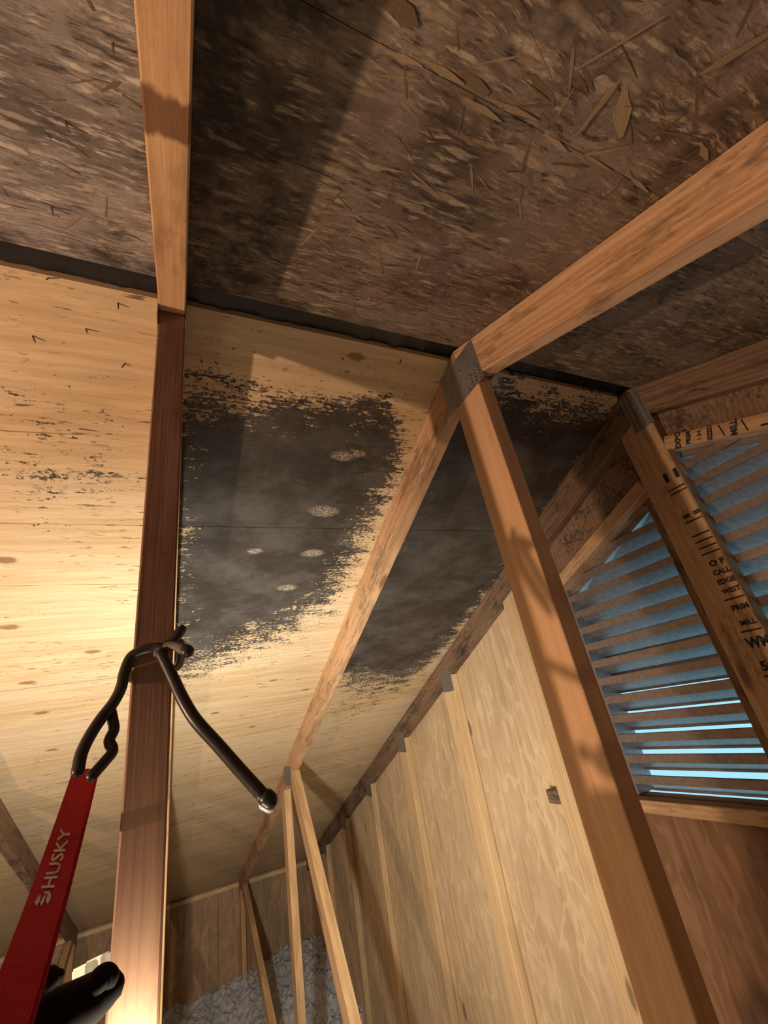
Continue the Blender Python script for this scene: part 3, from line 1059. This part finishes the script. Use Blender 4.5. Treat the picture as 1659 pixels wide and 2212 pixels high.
slab('floor', (X_L, -Y_E, -0.02), (X_R, Y_E, 0.0), M['drywall'], 'attic floor hidden under the insulation')
we = tag(empty('wall_back', (0, Y_E, 0)), 'brown plywood wall at the far eave', None, None, 'structure')


def eave_panel(x0, x1, parent, y0, y1, mat, z1):
    bm = box_bm(x1 - x0 - 0.002, y1 - y0, z1)
    bmesh.ops.translate(bm, vec=((x0 + x1) / 2, (y0 + y1) / 2, z1 / 2), verts=bm.verts)
    return link('plywood_panel', bm_mesh(bm, 'plywood_panel'), mat, parent)


ZE = H - (Y_E + 0.012) * T - 0.0006
for x0, x1 in ((X_L, -1.22), (-1.22, -0.25), (-0.25, 0.42), (0.42, 0.98), (0.98, X_R + 0.012)):
    eave_panel(x0, x1, we, Y_E, Y_E + 0.012, M['eave'], ZE)
bm = box_bm(X_R - X_L + 0.2, 0.02, ZE)
bmesh.ops.translate(bm, vec=((X_R + X_L) / 2, Y_E + 0.0225, ZE / 2 - 0.012), verts=bm.verts)
link('siding', bm_mesh(bm, 'siding'), M['felt'], we)
wl = slab('wall_front', (X_L, -Y_E - 0.012, 0), (X_R, -Y_E, ZE), M['eave'], 'plywood wall at the near eave')
# pale edge strip along the top of the far eave wall
bm = box_bm(X_R - X_L, 0.018, 0.030)
bmesh.ops.translate(bm, vec=((X_R + X_L) / 2, Y_E - 0.0095, ZE - 0.022), verts=bm.verts)
tr = tag(link('trim_1', bm_mesh(bm, 'trim_1'), M['stud']), 'pale wood strip along the top of the far eave wall', None, None, 'structure')
me = bm_mesh(prism_bm([(-Y_E, -H), (Y_E, -H), (Y_E, zf(Y_E)), (0, 0), (-Y_E, zf(Y_E))], 0, 0.012), 'wall_left')
o = link('wall_left', me, M['eave'], None, Matrix(((0, 0, 1, X_L - 0.012), (1, 0, 0, 0), (0, 1, 0, H), (0, 0, 0, 1))))
tag(o, 'plywood wall closing the attic on the left', None, None, 'structure')

# ------------------------------------------------------------------ blown-in insulation (uncountable)
verts, faces = [], []
x0, x1, y0, y1 = X_L + 0.02, X_R - 0.001, -Y_E + 0.02, Y_E - 0.001
xs = list(np.arange(x0, -1.0, 0.08)) + list(np.arange(-1.0, x1, 0.016)) + [x1]
ys = list(np.arange(y0, 1.2, 0.08)) + list(np.arange(1.2, y1, 0.016)) + [y1]
for y in ys:
    for x in xs:
        v = Vector((x, y, 0))
        z = 0.115 + 0.075 * noise.fractal(v * 2.2, 1.0, 2.0, 3) + 0.030 * noise.fractal(v * 14, 0.8, 2.0, 3) + 0.020 * noise.noise(v * 40)
        z += 0.10 * math.exp(-((x - 1.05) / 0.35) ** 2 - ((y - 4.3) / 0.5) ** 2)
        z += 0.03 * math.exp(-((y - 4.4) / 0.5) ** 2)
        verts.append((x, y, max(0.03, z)))
nxs = len(xs)
for j in range(len(ys) - 1):
    for i in range(nxs - 1):
        a = j * nxs + i
        faces.append((a, a + 1, a + nxs + 1, a + nxs))
ins = link('insulation', mesh_from('insulation', verts, faces), M['insul'])
tag(ins, 'fluffy grey blown-in insulation covering the attic floor', 'insulation', None, 'stuff')

# ------------------------------------------------------------------ rubber twist tie around the near post
tie = tag(empty('twist_tie', onY(340, 1410, -0.06)), 'black rubber twist tie wrapped around the reddish post', 'tie')
YT = -0.0445 - 0.008


def path(pts):
    return [onY(x, y, yy) for x, y, yy in pts]


main = path([(352, 1424, YT - 0.010), (352, 1402, YT - 0.008), (330, 1400, YT - 0.004), (300, 1408, YT - 0.002), (281, 1422, YT - 0.001), (268, 1455, YT - 0.004), (262, 1485, YT - 0.008), (245, 1518, YT - 0.010),
             (218, 1553, YT - 0.014), (194, 1590, YT - 0.018), (176, 1628, YT - 0.022), (168, 1668, YT - 0.026)])
link('tie_cord', tube_mesh('tie_cord', main, [0.0052] * len(main)), M['rubber'], tie)
second = path([(268, 1460, YT + 0.006), (255, 1500, YT - 0.0), (240, 1528, YT - 0.003), (243, 1552, YT - 0.006), (246, 1576, YT - 0.008), (236, 1600, YT - 0.012), (243, 1622, YT - 0.016), (226, 1645, YT - 0.02), (197, 1678, YT - 0.026)])
link('tie_cord', tube_mesh('tie_cord', second, [0.0048] * len(second)), M['rubber'], tie)
back = [Vector((-0.024, -0.05, onY(275, 1432, YT).z)), Vector((-0.027, 0.0, onY(275, 1436, YT).z)), Vector((-0.022, 0.052, onY(275, 1432, YT).z - 0.002)), Vector((0.0, 0.057, onY(275, 1425, YT).z + 0.004)),
        Vector((0.023, 0.052, onY(360, 1408, YT).z)), Vector((0.0275, 0.0, onY(360, 1400, YT).z + 0.002)), Vector((0.024, -0.050, onY(360, 1398, YT).z + 0.004)), onY(345, 1402, YT - 0.004)]
link('tie_wrap', tube_mesh('tie_wrap', back, [0.0048] * len(back)), M['rubber'], tie)
tip = path([(340, 1412, YT - 0.006), (362, 1396, YT - 0.010), (382, 1396, YT - 0.016), (397, 1403, YT - 0.022)])
link('tie_end', tube_mesh('tie_end', tip, [0.0046, 0.0048, 0.0050, 0.0060]), M['rubber_lit'], tie)
tc = path([(401, 1405, YT - 0.023), (407, 1408, YT - 0.026)])
link('tie_end_cap', tube_mesh('tie_end_cap', tc, [0.0068, 0.0064]), M['rubber'], tie)
up = path([(362, 1394, YT - 0.003), (376, 1382, YT - 0.004), (386, 1368, YT - 0.004), (394, 1358, YT - 0.004)])
link('tie_end', tube_mesh('tie_end', up, [0.0050, 0.0052, 0.0058, 0.0050]), M['rubber'], tie)
tail = path([(346, 1410, YT - 0.012), (356, 1428, YT - 0.014), (374, 1465, YT - 0.018), (396, 1512, YT - 0.024), (424, 1557, YT - 0.030), (470, 1608, YT - 0.036), (520, 1665, YT - 0.042), (566, 1716, YT - 0.048)])
link('tie_tail', tube_mesh('tie_tail', tail, [0.0052, 0.0056, 0.0058, 0.0060, 0.0060, 0.0060, 0.0060, 0.0060]), M['rubber'], tie)
tcap = path([(574, 1722, YT - 0.049), (586, 1732, YT - 0.050)])
link('tie_end_cap', tube_mesh('tie_end_cap', tcap, [0.0078, 0.0072]), M['rubber'], tie)
slv = path([(571, 1734, YT - 0.046), (585, 1744, YT - 0.047)])
link('clear_sleeve', tube_mesh('clear_sleeve', slv, [0.0060, 0.0052]), M['sleeve'], tie)

# ------------------------------------------------------------------ red strap
SP = [((184, 1662), 0.452, 0.0215), ((160, 1745), 0.405, 0.0222), ((128, 1850), 0.358, 0.0230), ((95, 1955), 0.315, 0.0235), ((52, 2085), 0.275, 0.0240), ((8, 2215), 0.245, 0.0240), ((-30, 2330), 0.225, 0.0240)]
ctr = [onD(p[0], p[1], d) for p, d, w in SP]
vs, fs = [], []
cross = []
for i, (p, d, w) in enumerate(SP):
    tan = (ctr[min(i + 1, len(ctr) - 1)] - ctr[max(i - 1, 0)]).normalized()
    view = (ctr[i] - CAM).normalized()
    side = tan.cross(view).normalized()
    if side.dot(R_) < 0:
        side = -side
    cross.append((tan, side, side.cross(tan).normalized()))
strap = empty('strap', ctr[0])
tag(strap, 'red webbing strap with white lettering hanging from the black tie', 'strap')


def ribbon(name, offs, th, mat, parent, lift=0.0, fold=0.0):
    vs, fs = [], []
    n = len(offs)
    for i, (p, d, w) in enumerate(SP):
        tan, side, nr = cross[i]
        if nr.dot(CAM - ctr[i]) < 0:
            nr = -nr
        for layer in (0, 1):
            for o_ in offs:
                vs.append(ctr[i] + side * (o_ * w) + nr * (lift + fold * (1 - abs(o_) * 2) - layer * th))
    m = 2 * n
    for i in range(len(SP) - 1):
        for k_ in range(n - 1):
            a = i * m + k_
            fs.append((a, a + 1, a + m + 1, a + m))
            b = a + n
            fs.append((b + m, b + m + 1, b + 1, b))
        a = i * m
        fs.append((a, a + m, a + m + n, a + n))
        b = i * m + n - 1
        fs.append((b + n, b + m + n, b + m, b))
    fs.append(tuple(range(n)) + tuple(range(m - 1, n - 1, -1)))
    e = (len(SP) - 1) * m
    fs.append(tuple(e + k_ for k_ in range(n))[::-1] + tuple(e + k_ for k_ in range(n, m)))
    me = mesh_from(name, vs, fs)
    bm = bmesh.new(); bm.from_mesh(me); bmesh.ops.recalc_face_normals(bm, faces=bm.faces); bm.to_mesh(me); bm.free()
    # local frame along the strap for the weave
    ax = (ctr[-1] - ctr[0]).normalized()
    sd = cross[2][1]
    sd = (sd - ax * sd.dot(ax)).normalized()
    mw = Matrix((ax, sd, ax.cross(sd))).transposed().to_4x4()
    mw.translation = ctr[0]
    me.transform(mw.inverted())
    return link(name, me, mat, parent, mw)


ribbon('webbing', (-0.5, -0.2, 0.15, 0.5), 0.0014, M['web'], strap, 0.0008)
ribbon('webbing_back', (-0.42, 0.0, 0.62), 0.0012, M['web'], strap, -0.0022)

# white print on the strap, reading upwards along it; laid on the webbing's own surface
def strap_point(u, v, lift=0.0014):
    """u = image row where the point sits along the strap, v = -0.5..0.5 across"""
    rows_ = [p[1] for p, d, w in SP]
    i = max(0, min(len(SP) - 2, sum(1 for r_ in rows_ if r_ <= u) - 1))
    f = (u - rows_[i]) / (rows_[i + 1] - rows_[i])
    # perspective-correct position between the two strap stations
    d0, d1 = SP[i][1], SP[i + 1][1]
    f = f * d0 / (f * d0 + (1 - f) * d1)
    c_ = ctr[i].lerp(ctr[i + 1], f)
    sd = cross[i][1].lerp(cross[i + 1][1], f).normalized()
    nr = cross[i][2].lerp(cross[i + 1][2], f).normalized()
    if nr.dot(CAM - c_) < 0:
        nr = -nr
    w = SP[i][2] * (1 - f) + SP[i + 1][2] * f
    return c_ + sd * (v * w) + nr * lift


def print_on_strap(name, me, u0, u1, v0, v1):
    xs_ = [v.co.x for v in me.vertices]; ys_ = [v.co.y for v in me.vertices]
    ax, bx, ay, by = min(xs_), max(xs_), min(ys_), max(ys_)
    for v in me.vertices:
        fu = (v.co.x - ax) / (bx - ax); fv = (v.co.y - ay) / (by - ay)
        v.co = strap_point(u0 + (u1 - u0) * fu, v0 + (v1 - v0) * fv)
    me.materials.clear()
    return link(name, me, M['logo'], strap)


tm = text_mesh('HUSKY', 1.0)
bm = bmesh.new(); bm.from_mesh(tm)
# bolder strokes: a second slightly shifted copy of the letter faces
dup = bmesh.ops.duplicate(bm, geom=bm.verts[:] + bm.edges[:] + bm.faces[:])
bmesh.ops.translate(bm, vec=(0.05, 0.03, 0), verts=[e for e in dup['geom'] if isinstance(e, bmesh.types.BMVert)])
bm.to_mesh(tm); bm.free()
print_on_strap('lettering', tm, 1922, 1792, 0.14, -0.24)
bm = bmesh.new()
for poly in ([(0, 8), (4, 10), (9, 9.5), (13, 8), (9, 7), (5, 7)], [(-1, 5), (3, 6.2), (9, 5.6), (14, 4.5), (9, 4), (4, 4)], [(1, 1), (5, 3), (12, 3.2), (15, 7), (16, 3), (12, 0.8), (6, 0)]):
    bm.faces.new([bm.verts.new((x, y, 0)) for x, y in poly])
print_on_strap('emblem', bm_mesh(bm, 'emblem'), 1962, 1928, 0.13, -0.27)


# ------------------------------------------------------------------ strap light at the lower left
wl_c = onD(230, 2140, 0.33)
light = tag(empty('strap_light', wl_c), 'black hand light hanging at the lower end of the red strap', 'work light')
body = [onD(243, 2130, 0.326), onD(205, 2153, 0.318), onD(160, 2180, 0.308), onD(105, 2210, 0.296), onD(40, 2247, 0.285), onD(-40, 2292, 0.275)]
link('handle', tube_mesh('handle', body, [0.0100, 0.0148, 0.0160, 0.0172, 0.0180, 0.0180], 16, 6), M['black'], light)
hd = [onD(236, 2114, 0.322), onD(222, 2112, 0.319), onD(205, 2127, 0.313)]
link('switch_boot', tube_mesh('switch_boot', hd, [0.0076, 0.0085, 0.0076], 12, 5), M['black'], light)
lens_p = [onD(230, 2078, 0.335), onD(200, 2093, 0.335)]
ldir = (lens_p[1] - lens_p[0])
for nm, p, sz in (('lens', onD(212, 2096, 0.338), (0.0155, 0.010, 0.0168)), ('lens', onD(182, 2110, 0.334), (0.0135, 0.011, 0.0148))):
    bm = box_bm(*sz, 0.0012)
    q = ldir.normalized()
    zz = (p - CAM).normalized().cross(q).normalized()
    mw = Matrix((q, zz.cross(q), zz)).transposed().to_4x4()
    mw.translation = p
    link(nm, bm_mesh(bm, nm), M['lens'], light, mw)
clip = [onD(52, 2132, 0.295), onD(75, 2122, 0.295), onD(110, 2114, 0.295), onD(128, 2108, 0.297)]
link('strap_buckle', tube_mesh('strap_buckle', clip, [0.0045, 0.007, 0.007, 0.004], 10, 5), M['black'], light)
# unseen housing added below the handle to block warm light on the second post
bm = box_bm(0.050, 0.075, 0.26, 0.006)
bmesh.ops.translate(bm, vec=(-0.052, -0.088, H - 0.915 - 0.13), verts=bm.verts)
link('housing', bm_mesh(bm, 'housing'), M['black'], light)


# ------------------------------------------------------------------ the two work lights (out of frame, low and to the left)
def work_light(loc, face, label):
    f = Vector(face).normalized()
    t = tag(empty('work_light', loc), label, 'work light')
    s_ = f.cross(Vector((0, 0, 1))).normalized()
    mw = Matrix((s_, f, s_.cross(f))).transposed().to_4x4()
    mw.translation = Vector(loc) - f * 0.075
    link('housing', bm_mesh(box_bm(0.09, 0.03, 0.065, 0.006), 'housing'), M['black'], t, mw)
    mw2 = mw.copy(); mw2.translation = Vector(loc) - f * 0.058
    link('lens', bm_mesh(box_bm(0.078, 0.004, 0.053, 0.0015), 'lens'), M['emitter'], t, mw2)
    base = Vector(loc) - f * 0.075
    st = [base + Vector((0, 0, -0.03)), Vector((base.x, base.y, max(0.11, base.z * 0.5))), Vector((base.x, base.y, 0.11))]
    link('stand', tube_mesh('stand', st, [0.008] * 3, 10, 3), M['black'], t)
    return t


work_light(L_MAIN, (-0.25, 0.55, 0.8), 'black work light on a stand behind the reddish post')
work_light(L_WARM, (1.0, 0.1, 0.35), 'black work light on a stand at the far left of the attic')
